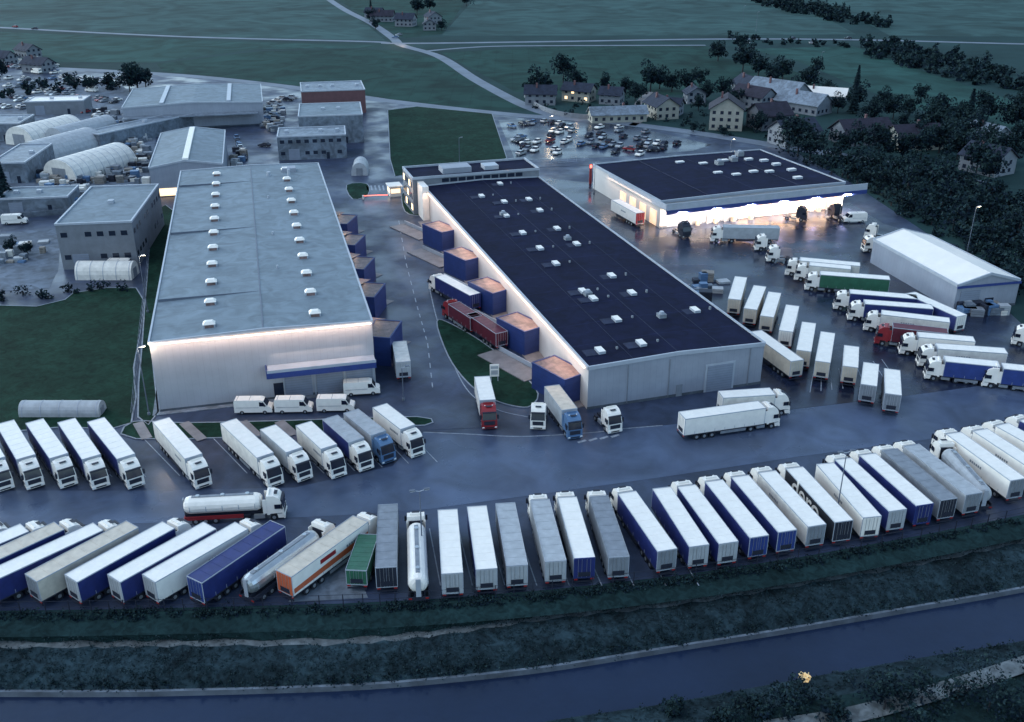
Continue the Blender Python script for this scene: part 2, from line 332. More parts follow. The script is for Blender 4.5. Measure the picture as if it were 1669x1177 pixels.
def trailer(b,L0,L1,h,roof,side,rear,stripe=None):
    z0=1.12
    b.box(-1.27,1.27,L0+.04,L1-.04,z0,h-.06,side,top=roof)
    for sx in (-1,1):
        x=sx*1.275
        b.box(x-.02,x+.02,L0,L1,h-.13,h+.005,'trim'if roof!='grey' else 'grey')
        b.box(x-.02,x+.02,L0,L1,z0-.14,z0+.02,'chassis')
        nn=max(3,int((L1-L0)/1.7))
        for i in range(nn+1):
            y=L0+.06+(L1-L0-.12)*i/nn
            b.box(x-.014,x+.014,y-.025,y+.025,z0+.02,z0+.5,'trim')
        if side in('white','white2') and random.random()<.5:   # plain stand-in mark
            y=L0+(L1-L0)*random.uniform(.4,.7)
            for q in range(6): b.box(x-.011,x+.012,y+q*.42,y+q*.42+.3,2.5,2.85,'grey')
        b.box(x-.03,x+.03,L0+6.2 if L1-L0>9 else L0+3,L1-3.2 if L1-L0>9 else L1-2,.5,.95,'chassis' if random.random()<.6 else 'grey')
        for y in (L0+2.2,L0+3.5,L0+4.8):
            if y<L1-2: wheel(b,sx*1.24,y)
        if L1-L0>9:
            b.box(sx*.8-.07,sx*.8+.07,L1-3.0,L1-2.8,.1,1.0,'chassis')
    b.box(-1.29,1.29,L1-.06,L1+.0,z0-.1,h+.01,'trim')
    b.box(-1.29,1.29,L0,L0+.06,z0-.1,h+.01,'trim' if rear!='navy' else 'blue')
    b.box(-1.2,-.02,L0-.02,L0+.01,z0+.05,h-.12,rear); b.box(.02,1.2,L0-.02,L0+.01,z0+.05,h-.12,rear)
    for x in (-.75,-.3,.3,.75): b.cyl((x,L0-.04,z0+.1),(x,L0-.04,h-.15),.025,'silver',6)
    b.box(-.75,.75,L0-.07,L0-.05,z0+.2,z0+.85,'chassis')
    for i in range(1,8):
        y=L0+(L1-L0)*i/8+random.uniform(-.1,.1)
        b.box(-1.24,1.24,y-.03,y+.03,h-.06,h-.04,roof)
    b.box(-1.2,1.2,L0,L0+.12,.45,.62,'chassis')
    for sx in (-1,1): b.box(sx*1.0-.2,sx*1.0+.2,L0-.02,L0+.1,.8,.98,'lampred')
    b.box(-.45,.45,L0+.3,L1-.5,.75,z0,'chassis')
    if stripe:
        for sx in (-1,1):
            b.add([(sx*1.282,L0+.2,z0+.3),(sx*1.282,L1-.2,z0+.6),(sx*1.282,L1-.2,z0+1.5),(sx*1.282,L0+.2,z0+1.0)],[(0,1,2,3)],stripe)
            b.box(sx*1.285-.006,sx*1.285+.006,L0+(L1-L0)*.35,L0+(L1-L0)*.55,z0+1.7,z0+2.3,'redc')
def tank(b,L0,L1,col,under):
    n=16; rr=1.22; zc=2.45
    ys=[L0+.1,L0+.15,L0+.4,L0+.9,L1-.9,L1-.4,L1-.15,L1-.1]; rs=[.3,.7,1.05,rr,rr,1.05,.7,.3]
    vs=[];fs=[]
    for y,r in zip(ys,rs):
        for i in range(n):
            t=2*math.pi*i/n; vs.append((r*math.cos(t),y,zc+r*math.sin(t)))
    for j in range(len(ys)-1):
        for i in range(n): fs.append((j*n+i,j*n+(i+1)%n,(j+1)*n+(i+1)%n,(j+1)*n+i))
    fs.append(tuple(range(n))); fs.append(tuple(range(len(vs)-n,len(vs))))
    b.add(vs,fs,col)
    b.box(-.25,.25,L0+1.2,L1-1.2,zc+rr-.02,zc+rr+.05,'grey')
    for y in (L0+2,(L0+L1)/2,L1-2): b.cyl((0,y,zc+rr),(0,y,zc+rr+.2),.28,'silver',10)
    for y in np.linspace(L0+1,L1-1,5): b.box(-rr-.015,rr+.015,y-.04,y+.04,zc-.4,zc+.3,'trim')
    b.box(-1.2,1.2,L0,L0+.15,.45,.95,under); b.box(-.5,.5,L0+.16,L1-.4,.8,1.3,'chassis')
    for sx in (-1,1):
        b.box(sx*1.2-.05,sx*1.2+.05,L0+.2,L1-2.6,.75,1.3,under)
        b.box(sx*1.0-.2,sx*1.0+.2,L0-.03,L0-.005,.7,.9,'lampred')
        for y in (L0+1.6,L0+2.9,L0+4.2): wheel(b,sx*1.24,y)
    b.box(-.3,.3,L0+.02,L0+.08,1,3.5,'trim')
def truck(F,R,roof='white',side='white',rear='white',cab='white',kind='box',h=4.0,stripe=None,anchor='m',Lf=None):
    f=P(F[0],F[1],h);r=P(R[0],R[1],h); d=f-r; L=d.length; d.normalize()
    lo,hi=(11.5,17.0) if cab else (6.5,13.8)
    L2=Lf or min(max(L,lo),hi)
    if anchor=='r': o=r
    elif anchor=='f': o=f-d*L2
    else: o=(f+r)/2-d*L2/2
    b=MB()
    top=L2-2.75 if cab else L2
    if kind=='tank': tank(b,0,top,side,rear); name='tanker_truck' if cab else 'tanker_trailer'
    else: trailer(b,0,top,h,roof,side,rear,stripe); name='semi_truck' if cab else 'semi_trailer'
    if cab: cabgeo(b,L2,cab)
    return b.obj(name,(o.x,o.y,.04),math.atan2(d.y,d.x)-math.pi/2)
def tractor(C,ang,col='white'):
    c=P(C[0],C[1],2.0); b=MB(); cabgeo(b,6.0,col)
    b.cyl((0,1.1,.98),(0,1.1,1.08),.5,'black',12)
    a=math.radians(ang); d=Vector((-math.sin(a),math.cos(a),0))
    o=c-d*3.5
    b.obj('truck_tractor',(o.x,o.y,.04),a)
W='white'
truck((632,828),(629,925),'grey','lgrey','chassis',None,anchor='r',Lf=13.6)
truck((677,825),(681,940),side=W,rear='chassis',kind='tank',anchor='r',Lf=15)
rowB=[((728,812),(737,935),W,'navy','lgrey',None),((775,812),(793,928),W,'navy','lgrey',None),((822,812),(843,922),'lgrey','grey','lgrey',None),
((878,808),(906,915),'lgrey','lgrey','lgrey',W),((922,803),(953,910),W,'lgrey','navy',W),((973,800),(1009,908),'grey','grey','grey',W),
((1018,797),(1088,897),W,'navy','grey',W),((1075,790),(1140,890),W,'navy','lgrey',None),((1110,780),(1188,885),W,'navy','lgrey',W),
((1155,773),(1238,875),W,'navy','blue',W),((1199,768),(1284,866),W,'navy','blue',W),((1244,762),(1332,857),W,'white2','grey',W),
((1288,755),(1376,850),W,'black','chassis',W),((1340,750),(1422,843),W,W,W,None),((1370,744),(1464,832),W,'navy','lgrey',W),
((1410,737),(1508,823),W,'navy','navy',W),((1448,731),(1547,814),'grey','grey','chassis',W),((1486,726),(1588,805),'lgrey','lgrey','grey',W)]
named=None
for i,(F,R,a,b_,c,cab) in enumerate(rowB):
    o=truck(F,R,a,b_,c,cab,anchor='r',Lf=16.3 if cab else 13.6)
    if i==12: named=o
truck((1545,722),(1610,795),side='lgrey',rear='chassis',kind='tank',anchor='r',Lf=14.5)
truck((1563,712),(1660,782),W,W,'grey',W,anchor='r',Lf=16.4)
truck((1606,706),(1712,775),W,W,'grey',W,anchor='r',Lf=16.4)
truck((1648,700),(1760,762),W,W,'grey',W,anchor='r',Lf=16.4)
truck((1690,692),(1805,750),W,'navy','grey',W,anchor='r',Lf=16.4)
truck((598,838),(462,935),'cream',W,'orange',W,stripe='orange',anchor='r',Lf=16.4)
truck((520,852),(397,940),side='silver',rear='chassis',kind='tank',cab=W,anchor='r',Lf=15)
truck((596,884),(580,930),'green','green','green',None,h=3.2,anchor='r',Lf=7.5)
for F,R,a,b_,c,cab in [((450,855),(316,945),'navy','navy','blue',None),((398,854),(242,943),W,W,'lgrey',W),((335,860),(185,943),W,'navy','lgrey',None),
 ((270,858),(115,943),W,'navy','lgrey',W),((205,860),(50,942),'cream','cream','grey',None),((160,858),(-18,940),W,'navy','white2',W),
 ((85,862),(-85,940),'cream','navy','grey',W),((35,862),(-150,940),W,'navy','grey',W),((-25,862),(-220,940),W,W,'grey',W)]:
    truck(F,R,a,b_,c,cab,anchor='r',Lf=16.3 if cab else 13.6)
for F,R,a,b_,cab in [((0,762),(-42,690),W,'navy',W),((50,758),(8,688),W,'navy',W),((105,756),(56,686),W,'navy',W),((158,758),(108,685),W,'navy',W),
 ((216,757),(156,684),W,'navy',W),((327,757),(262,684),W,'white2',W),((446,755),(372,686),W,'white2',W),((494,746),(448,706),W,'lgrey',W),
 ((550,741),(500,695),W,'white2',W),((595,730),(548,689),'lgrey','navy',W),((632,718),(588,683),'lgrey','lgrey','bluegrey'),((680,708),(628,668),W,W,W)]:
    truck(F,R,a,b_,'lgrey',cab,anchor='f')
truck((462,803),(297,812),side=W,rear='redc',kind='tank',cab=W,h=3.6)
truck((1272,655),(1107,678),W,W,W,W,Lf=16.5)
truck((1286,636),(1193,642),W,'white2',W,W,anchor='f')
truck((796,658),(787,620),W,W,W,'redc')
tractor((878,672),176); tractor((992,678),200)
truck((932,672),(905,636),'cream','lgrey',W,'bluegrey')
truck((650,553),(657,590),'white2','white2','lgrey',None,anchor='r',Lf=9)
truck((706,443),(775,480),W,'navy','navy',W)
truck((734,490),(770,513),'red','red','red','redc',Lf=11.5,h=3.7); truck((770,510),(818,542),'red','red','red',None,h=3.7)
truck((1003,325),(1044,347),W,W,'redc',None)
tractor((1112,372),200,'chassis'); tractor((1300,347),250,'chassis'); tractor((1365,345),20,'chassis')
truck((1160,368),(1270,370),'lgrey','lgrey','grey',W)
tractor((1428,377),60); tractor((1424,397),90)
tractor((1248,395),85); tractor((1268,413),85)
for F,R,a,b_,cab in [((1283,420),(1402,431),W,'white2',W),((1300,428),(1385,436),W,'white2',W),((1315,443),(1450,453),W,'green',W),((1362,473),(1495,484),W,'navy',W),((1385,490),(1520,500),W,'navy',W),
 ((1412,506),(1548,522),W,'white2',W),((1430,527),(1545,540),'red','red','redc'),((1470,543),(1588,553),W,W,W),((1500,562),(1640,572),W,'white2',W),
 ((1525,583),(1615,592),W,'blue',W),((1613,594),(1718,605),W,'blue',W),((1655,528),(1770,545),W,W,W)]:
    truck(F,R,a,b_,'lgrey',cab)
truck((1483,477),(1568,515),W,'navy',W,None,anchor='r',Lf=13.6)
for F,R,a,b_,cab in [((1211,440),(1197,488),W,'cream',None),((1242,458),(1223,504),W,'cream',None),((1264,473),(1250,516),W,'cream',None),((1292,497),(1281,540),W,'white2',None),
 ((1320,518),(1310,572),W,'red',None),((1351,532),(1341,590),W,'navy',None),((1388,564),(1386,598),W,'lgrey',None),((1420,592),(1416,628),W,'grey',None),((1454,602),(1456,643),W,'grey',None),
 ((1218,530),(1300,588),W,'cream',None)]:
    truck(F,R,a,b_,'grey' if b_=='grey' else ('white' if b_=='white2' else 'cream'),cab,anchor='r')
def text(s,size,parent,loc,rot,k,name='lettering'):
    c=bpy.data.curves.new(name,'FONT'); c.body=s; c.size=size; c.align_x='CENTER'; c.align_y='CENTER'; c.offset=.05
    c.materials.append(M[k]); o=bpy.data.objects.new(name,c); S.collection.objects.link(o); o.parent=parent; o.location=loc; o.rotation_euler=rot
    return o
text('dero',4.0,named,(-1.31,7.6,2.65),(math.pi/2,0,-math.pi/2),'white')
def van_mesh():
    b=MB()
    pr=[(0,.4),(.0,2.3),(.15,2.55),(4.3,2.55),(4.75,2.4),(5.35,1.5),(6.0,1.2),(6.1,.4)]
    b.prismx(pr,-.98,.98,'white',.1,1.4)
    b.add([(-.84,4.83,2.32),(.84,4.83,2.32),(.9,5.36,1.53),(-.9,5.36,1.53)],[(0,1,2,3)],'glass')
    for sx in (-1,1):
        b.add([(sx*.99,4.1,1.5),(sx*.99,5.2,1.5),(sx*.89,4.75,2.2),(sx*.89,4.1,2.25)],[(0,1,2,3)],'glass')
        for y in (1.2,4.9): wheel(b,sx*.98,y,.36,.25)
        b.box(sx*.985-.01,sx*.985+.01,.3,4.0,1.25,1.3,'grey'); b.box(sx*1.1-.1,sx*1.1+.1,4.9,5.0,1.5,1.8,'chassis')
        b.box(sx*.75-.18,sx*.75+.18,6.0,6.09,.85,1.05,'lampw')
    b.box(-.9,.9,-.05,.0,.5,.7,'chassis'); b.box(-.6,.6,6.05,6.12,.5,.75,'chassis')
    for sx in(-1,1): b.box(sx*.45-.3,sx*.45+.3,-.012,0,1.5,2.1,'glass')
    b.box(-.85,.85,.5,.55,2.55,2.58,'grey'); b.box(-.85,.85,2.5,2.55,2.55,2.58,'grey')
    return b
vm=van_mesh().obj('delivery_van').data; bpy.data.objects.remove(bpy.data.objects['delivery_van'])
for (u,v,a) in [(415,672,-88),(480,671,-88),(548,669,-88),(590,642,-82),(1392,362,95),(200,440,-90),(60,120,60),(150,150,70),(25,365,-80)]:
    p=P(u,v); a=math.radians(a); inst('delivery_van',vm,(p.x+3*math.sin(a),p.y-3*math.cos(a),.05),a)
def car_mesh(col):
    b=MB()
    b.prismx([(0,.35),(-.02,.8),(.1,.95),(3.3,.92),(4.2,.75),(4.3,.5),(4.25,.3),(.1,.3)],-.88,.88,col,.0)
    b.prismx([(.15,.94),(.75,1.42),(2.2,1.44),(3.15,.92)],-.78,.78,'glass',.12,1.2)
    b.box(-.64,.64,.78,2.15,1.42,1.47,col)
    for sx in(-1,1):
        for y in(.8,3.4): wheel(b,sx*.88,y,.32,.2)
        b.box(sx*.65-.15,sx*.65+.15,4.2,4.3,.55,.7,'lampw'); b.box(sx*.7-.12,sx*.7+.12,-.03,0,.6,.75,'lampred')
        b.box(sx*.7-.04,sx*.7+.04,1.4,1.5,.95,1.42,col)
    o=b.obj('tmpcar'); me=o.data; bpy.data.objects.remove(o); return me
cars=[car_mesh(c) for c in ['white','grey','chassis','lgrey','silver','chassis','grey','bluegrey','white','black','lgrey','redc','white']]
def car(p,a): inst('parked_car',random.choice(cars),(p.x,p.y,.06),a)
def carrow(p,q,gap=.2,off=0,sp_=2.8):
    p=P(*p);q=P(*q); d=q-p; n_=int(d.length/sp_); a=math.atan2(d.y,d.x)
    for i in range(n_):
        if random.random()<gap: continue
        c=p+d*(i/n_)+Vector((random.uniform(-.2,.2),random.uniform(-.4,.4),0))
        car(c,a+off+(math.pi if random.random()<.5 else 0)+random.uniform(-.04,.04))
carrow((828,206),(868,200),.3);carrow((872,200),(945,209),.2)
carrow((905,214),(1125,240),.3);carrow((872,221),(1090,247),.35);carrow((880,231),(1060,253),.4);carrow((842,226),(872,236),.3)
carrow((838,240),(940,252),.35);carrow((960,205),(1060,220),.3);carrow((830,252),(872,258),.3)
carrow((5,98),(110,112),.3);carrow((5,106),(100,120),.3);carrow((60,150),(200,168),.2);carrow((90,128),(180,134),.3);carrow((20,140),(130,152),.2)
carrow((10,160),(60,168),.3);carrow((120,178),(195,192),.3);carrow((150,200),(200,206),.3);carrow((0,172),(40,180),.3);carrow((395,150),(425,152),.2);carrow((160,212),(240,222),.3);carrow((180,262),(240,268),.4);carrow((20,128),(80,134),.3)
carrow((436,186),(432,205),.2,math.pi/2);carrow((470,160),(440,176),.3);carrow((385,225),(400,260),.3,math.pi/2)
carrow((1180,70),(1330,72),.85)
for u,v in [(440,240),(62,48),(28,45),(1388,64),(1296,64),(650,62),(655,58),(1035,246),(1075,247)]: car(P(u,v),random.uniform(1,2))
# ---------------- warehouses
def W2L(p,e):
    dx,dy=p.x-e.location.x,p.y-e.location.y; a=-e.rotation_euler[2]
    return (dx*math.cos(a)-dy*math.sin(a),dx*math.sin(a)+dy*math.cos(a))
def hall(name,c,ang,w,l,h,wall='wallg',wally='wallgy',roof='roofg',rise=.5,par=.0,trim='trim'):
    e=empty(name,(c.x,c.y,0),math.radians(ang))
    b=MB()
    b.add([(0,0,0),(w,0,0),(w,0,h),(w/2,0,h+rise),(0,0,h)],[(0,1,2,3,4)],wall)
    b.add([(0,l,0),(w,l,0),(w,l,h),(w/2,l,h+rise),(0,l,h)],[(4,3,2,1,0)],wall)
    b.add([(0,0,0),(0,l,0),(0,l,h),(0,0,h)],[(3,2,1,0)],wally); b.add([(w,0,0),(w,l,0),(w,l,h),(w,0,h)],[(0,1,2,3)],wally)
    b.box(-.06,w+.06,-.06,-.003,0,.5,'concd')
    b.obj('walls',parent=e)
    b=MB()
    b.add([(0,0,h+.02),(w/2,0,h+rise+.02),(w/2,l,h+rise+.02),(0,l,h+.02)],[(0,1,2,3)],roof)
    b.add([(w/2,0,h+rise+.02),(w,0,h+.02),(w,l,h+.02),(w/2,l,h+rise+.02)],[(0,1,2,3)],roof)
    b.obj('roof',parent=e)
    b=MB()
    def edgebar(p,q,t=.3):
        p=Vector(p);q=Vector(q);d=(q-p).normalized();nn=Vector((-d.y,d.x,0)).normalized()*t/2
        vs=[p+nn,p-nn,q-nn,q+nn]
        b.add([(a.x,a.y,a.z-.35) for a in vs]+[(a.x,a.y,a.z+.2+par) for a in vs],[(4,5,6,7),(0,1,5,4),(1,2,6,5),(2,3,7,6),(3,0,4,7)],trim)
    edgebar((0,-.05,h),(w/2,-.05,h+rise));edgebar((w/2,-.05,h+rise),(w,-.05,h))
    edgebar((0,l,h),(w/2,l,h+rise));edgebar((w/2,l,h+rise),(w,l,h))
    edgebar((-.05,0,h),(-.05,l,h));edgebar((w+.05,0,h),(w+.05,l,h))
    b.obj('roof_edge_trim',parent=e)
    return e
def area(name,e,loc,sx,sy,power,col=WARM,rot=(0,0,0)):
    l=bpy.data.lights.new(name,'AREA'); l.shape='RECTANGLE'; l.size=sx; l.size_y=sy; l.energy=power; l.color=col
    o=bpy.data.objects.new(name,l); S.collection.objects.link(o); o.location=loc; o.rotation_euler=rot
    if e: o.parent=e
    return o
def point(name,e,loc,power,col=WARM,r=.12):
    l=bpy.data.lights.new(name,'POINT'); l.energy=power; l.color=col; l.shadow_soft_size=r
    o=bpy.data.objects.new(name,l); S.collection.objects.link(o); o.location=loc
    if e: o.parent=e
h1=12.4; w1=35.3; l1=115
e1_=hall('warehouse_building',P(262,672),14.6,w1,l1,h1,wall='wallf')
b=MB()
def dome(b,x,y,z,s=1.0):
    b.box(x-1.0*s,x+1.0*s,y-.8*s,y+.8*s,z-.3,z+.55,'trim')
    b.add([(x-1.05*s,y-.85*s,z+.56),(x+1.05*s,y-.85*s,z+.56),(x+1.05*s,y+.85*s,z+.56),(x-1.05*s,y+.85*s,z+.56),(x-.6*s,y-.45*s,z+1.0),(x+.6*s,y-.45*s,z+1.0),(x+.6*s,y+.45*s,z+1.0),(x-.6*s,y+.45*s,z+1.0)],
      [(0,1,5,4),(1,2,6,5),(2,3,7,6),(3,0,4,7),(4,5,6,7)],'white')
    b.box(x-.75*s,x+.75*s,y-.9*s,y-.8*s-.005,z-.05,z+.5,'copper')
    b.box(x-1.6*s,x+1.6*s,y-1.5*s,y+1.3*s,z-.3,z-.02,'trim',top='roofl')
for i in range(11):
    y=4+i*10.3; dome(b,w1*.26,y,h1+.25,.95); dome(b,w1*.745,y+.5,h1+.25,.95)
b.obj('roof_skylights',parent=e1_)
b=MB(); b.box(w1/2-.12,w1/2+.12,.3,l1-.3,h1+.5,h1+.58,'dtrim')
for y in (18,58,98): b.box(.3,w1/2-.2,y,y+.12,h1+.0,h1+.54,'dtrim')
b.box(25.5,29,106,109,h1,h1+1.2,'wallg'); b.cyl((27,101,h1),(27,101,h1+2.2),.35,'trim'); b.cyl((22,103,h1),(22,103,h1+1.4),.5,'trim')
for y in (30,52,81): b.cyl((w1*.6,y,h1),(w1*.6,y,h1+1.0),.2,'trim',8)
b.obj('roof_ducts',parent=e1_)
b=MB(); b.box(.2,w1-.2,-.42,-.22,h1-.30,h1-.14,'strip'); b.obj('eave_lamp_strip',parent=e1_)
area('eave_lamp',e1_,(w1/2,-1.1,h1-.2),w1,.25,850,(1,.70,.54),(math.radians(25),0,0))
b=MB()
b.box(17.6,35.2,-2.4,-.02,6.2,6.35,'chassis',top='trim'); b.box(17.5,35.3,-2.55,-2.4,6.0,6.5,'trim'); b.box(17.5,35.3,-2.53,-2.42,5.0,6.0,'blue'); b.box(17.35,17.5,-2.5,-.02,5.0,6.5,'blue')
b.box(18.3,20.0,-.1,-.01,0,3,'win')
for x in (20.2,25.4,30.4): b.box(x,x+4.4,-.12,-.01,0,4.6,'shutter')
for x in (19.9,25,30,34.9): b.box(x,x+.2,-.2,-.125,0,5.3,'trim')
b.obj('entrance_canopy',parent=e1_)
area('canopy_lamp',e1_,(26,-1.4,5.9),15,.4,50,(1,.8,.65))
area('canopy_top_lamp',e1_,(26,-.6,8.5),15,.4,60,(1,.75,.6))
b=MB(); b.box(-1.2,0,0,l1,0,.14,'conc'); b.box(-1.2,w1,-1.2,0,0,.14,'conc'); b.obj('plinth_apron',parent=e1_)
def pod(b,x,y,a,L=9,Wd=5.5,h=4.8):
    c=(x,y,0); a=math.radians(a)
    b.box(-Wd/2,Wd/2,0,L,0,h,'dockblue',c=c,a=a)
    b.box(-Wd/2+.2,Wd/2-.2,.2,L-.2,h-.1,h+.06,'copper',c=c,a=a)
    for q in ((-Wd/2-.08,Wd/2+.08,-.08,.2),(-Wd/2-.08,Wd/2+.08,L-.2,L+.08)): b.box(q[0],q[1],q[2],q[3],h-.1,h+.16,'dockblue',c=c,a=a)
    for q in ((-Wd/2-.08,-Wd/2+.2),(Wd/2-.2,Wd/2+.08)): b.box(q[0],q[1],.2,L-.2,h-.1,h+.16,'dockblue',c=c,a=a)
    b.box(-Wd/2+1,Wd/2-1,L,L+.3,.9,4.2,'shutter',c=c,a=a)
    b.box(-Wd/2+.6,-Wd/2+1,L,L+.6,.9,4.4,'black',c=c,a=a); b.box(Wd/2-1,Wd/2-.6,L,L+.6,.9,4.4,'black',c=c,a=a); b.box(-Wd/2+.6,Wd/2-.6,L,L+.6,4.2,4.7,'black',c=c,a=a)
b=MB()
for i,y in enumerate([10,32,49,66,83]): pod(b,w1+1.5,y-1,-24,8,5,5.5 if i==0 else 5.0)
b.obj('dock_pods',parent=e1_)
b=MB()
for y in [10,32,49,66,83]:
    b.add([(w1+6,y+5,.1),(w1+9,y+8,.1),(w1+3,y+13,.1),(w1+.1,y+11,.1)],[(0,1,2,3)],'concw')
    b.add([(w1+.02,y+2,5.8),(w1+4.5,y+9,4.9),(w1+.02,y+9,5.8)],[(0,1,2)],'copper')
b.obj('dock_ramps',parent=e1_)
for y in [18,40,57,74,91]: point('dock_lamp',e1_,(w1+3,y+1,7.0),90)
h2=7.6;w2=32.1;l2=119
e2_=hall('distribution_warehouse',P(957,668),17.5,w2,l2,h2,wall='wallg',wally='wallw',roof='roofn',rise=.5,par=.1)
b=MB()
for u,v in [(785,320),(822,330),(825,352),(852,380),(862,325),(880,405),(906,430),(940,398),(908,373),(950,475),(967,487),(1005,521),(978,570),(1045,560),(1030,478),(997,450),(1133,504),(880,343),(815,300)]:
    x,y=W2L(P(u,v,h2+.5),e2_)
    z=h2+.5*(1-abs(x-w2/2)/(w2/2))
    b.box(x-.6,x+.6,y-1.1,y+1.1,z,z+.5,'trim',top='white')
    b.box(x-2.8,x-.75,y-1.2,y+1.2,z-.1,z+.09,'patch'); b.box(x+2.9,x+3.2,y-.2,y+.2,z-.2,z+.5,'grey')
for u,v in [(958,480),(925,390),(1078,516),(820,350)]:
    x,y=W2L(P(u,v,h2+.5),e2_); b.box(x-.7,x+.7,y-.7,y+.7,h2+.2,h2+1.1,'grey'); b.cyl((x,y,h2+1.1),(x,y,h2+1.5),.4,'trim')
b.obj('roof_skylights',parent=e2_)
b=MB(); b.box(w2/2-.06,w2/2+.06,.3,l2-.3,h2+.42,h2+.56,'patch'); b.box(w2*.25,w2*.25+.08,.3,l2-.3,h2+.1,h2+.32,'patch'); b.box(w2*.76,w2*.76+.08,.3,l2-.3,h2+.1,h2+.3,'patch')
b.obj('roof_seams',parent=e2_)
b=MB(); b.box(21.2,26.8,-.1,-.01,0,5.2,'trim'); b.box(21.6,26.4,-.18,-.1,0,4.9,'shutter')
b.box(16,17.1,-.1,-.01,0,2.2,'grey')
for x in (7,14.5,29.5): b.cyl((x,-.12,.3),(x,-.12,h2-.4),.06,'grey',6)
b.obj('loading_door',parent=e2_)
b=MB(); b.box(-.42,-.22,1,l2-2,h2-.45,h2-.3,'strip'); b.obj('eave_lamp_strip',parent=e2_)
area('eave_lamp',e2_,(-1.0,l2/2,h2-.3),.25,l2-4,2600,(1,.70,.54),(0,math.radians(20),0))
b=MB()
PY=[8.0,29,49.5,70.5,92]
for y in PY: pod(b,-.9,y-5.0,20,8.6,5.0,4.8)
b.obj('dock_pods',parent=e2_)
b=MB()
b.box(-3.5,-.07,1,112,0,.2,'concw')
for y in PY:
    c=(-4.6,y+5.5,0); b.box(-2.2,2.2,0,14,.05,.24,'concw',c=c,a=math.radians(20)); b.box(2.3,2.5,0,14,.05,1.0,'trim',c=c,a=math.radians(20))
    point('dock_lamp',e2_,(-3.4,y-1,7.4),85)
b.obj('dock_ramps',parent=e2_)
b=MB(); b.box(-3,w2+.3,l2+.2,l2+13,0,9.6,'plast'); b.box(-2.7,w2,l2+.3,l2+12.7,9.6,9.7,'roofl',top='roofn')
for q in [(-3.1,w2+.4,l2+.1,l2+.35),(-3.1,w2+.4,l2+12.8,l2+13.1)]: b.box(q[0],q[1],q[2],q[3],9.55,10.2,'trim')
for q in [(-3.1,-2.7),(w2,w2+.4)]: b.box(q[0],q[1],l2+.35,l2+12.8,9.55,10.2,'trim')
for i in range(10): b.box(5+i*2.3,6.9+i*2.3,l2+.12,l2+.19,8.3,9.3,'win')
for fl in range(3):
    for i in range(5): b.box(-3.06,-2.99,l2+1+i*2.4,l2+2.8+i*2.4,1+fl*3,2.6+fl*3,'win' if (i+fl)%3 else 'winlit')
b.box(-1.8,-.1,l2-6,l2+.1,0,9,'white'); b.box(6,14,l2+3,l2+8,9.7,11.2,'wallg'); b.box(18,22,l2+4,l2+8,9.7,10.8,'trim')
b.obj('office_block',parent=e2_)
point('entrance_lamp',e2_,(-5,l2+1,7),400); point('entrance_lamp',e2_,(24,l2+2,11.2),60)
h3=7.0;w3=56;l3=42
e3_=hall('truck_service_hall',P(1075,372),19.8,w3,l3,h3,wall='wallw',wally='wallw',roof='roofn',rise=.3,par=.1)
b=MB(); b.box(-.5,w3+4,-4.0,-.25,h3-1.1,h3-.95,'trim',top='roofn'); b.box(-.6,w3+4.1,-4.2,-4.0,h3-1.2,h3+.5,'trim'); b.box(-.65,w3+4.15,-4.25,-4.02,h3-2.3,h3-1.2,'blue'); b.box(-.7,-.5,-4,30,h3-1.3,h3+.3,'trim')
b.obj('canopy',parent=e3_)
b=MB()
x=2
while x<w3-5:
    b.box(x,x+4.4,-.08,-.01,.2,4.6,'winlit2' if random.random()<.7 else 'shutter'); b.box(x+4.5,x+4.8,-.2,-.01,0,5.2,'trim')
    if random.random()<.5: b.box(x+.8,x+2.2,-.6,-.1,0,2.6,'grey')
    if random.random()<.5: b.box(x+2.6,x+3.6,-1.6,-.7,0,1.3,'wood')
    x+=5.3
b.obj('dock_doors',parent=e3_)
b=MB()
for u,v in [(1108,265),(1146,267),(1170,282),(1200,285),(1228,280),(1254,280),(1290,277),(1220,260),(1245,262),(1180,262),(1265,268),(1300,290)]:
    x,y=W2L(P(u,v,h3+.3),e3_); b.box(x-1.2,x+1.2,y-.7,y+.7,h3,h3+.7,'trim',top='white')
for u,v in [(1195,262),(1172,268),(1205,253)]:
    x,y=W2L(P(u,v,h3+.3),e3_); b.box(x-1,x+1,y-1,y+1,h3,h3+1.4,'grey'); b.cyl((x,y,h3+1.4),(x,y,h3+1.8),.6,'trim')
for x in (14,28.3,42): b.box(x,x+.12,.4,l3-.4,h3+.1,h3+.34,'patch')
b.obj('roof_skylights',parent=e3_)
area('canopy_lamp',e3_,(w3/2,-2.6,h3-1.3),w3,1.6,7000,(1,.74,.55))
for x in (4,14,24,34,44,54): area('floodlight',e3_,(x,-4.5,h3-2.2),2.0,.5,4800,(1,.77,.58),(math.radians(55),0,0))
area('side_lamp',e3_,(-1.2,18,h3-.6),.3,28,520,WARM)
b=MB()
for y in (2,8,14,20): b.box(-.1,-.01,y,y+3.6,.1,4,'winlit2')
b.obj('side_doors',parent=e3_)
es=hall('storage_shed',P(1553,507),13,14.5,31,5.6,wall='wallg',wally='wallgy',roof='roofw',rise=2.0)
b=MB(); b.box(1,5.5,-.12,-.01,0,4.2,'shutter'); b.box(-.2,14.7,-.3,-.2,4.9,5.4,'blue'); b.box(7,9,-.1,-.01,1.2,2.2,'win')
b.obj('shed_door',parent=es)
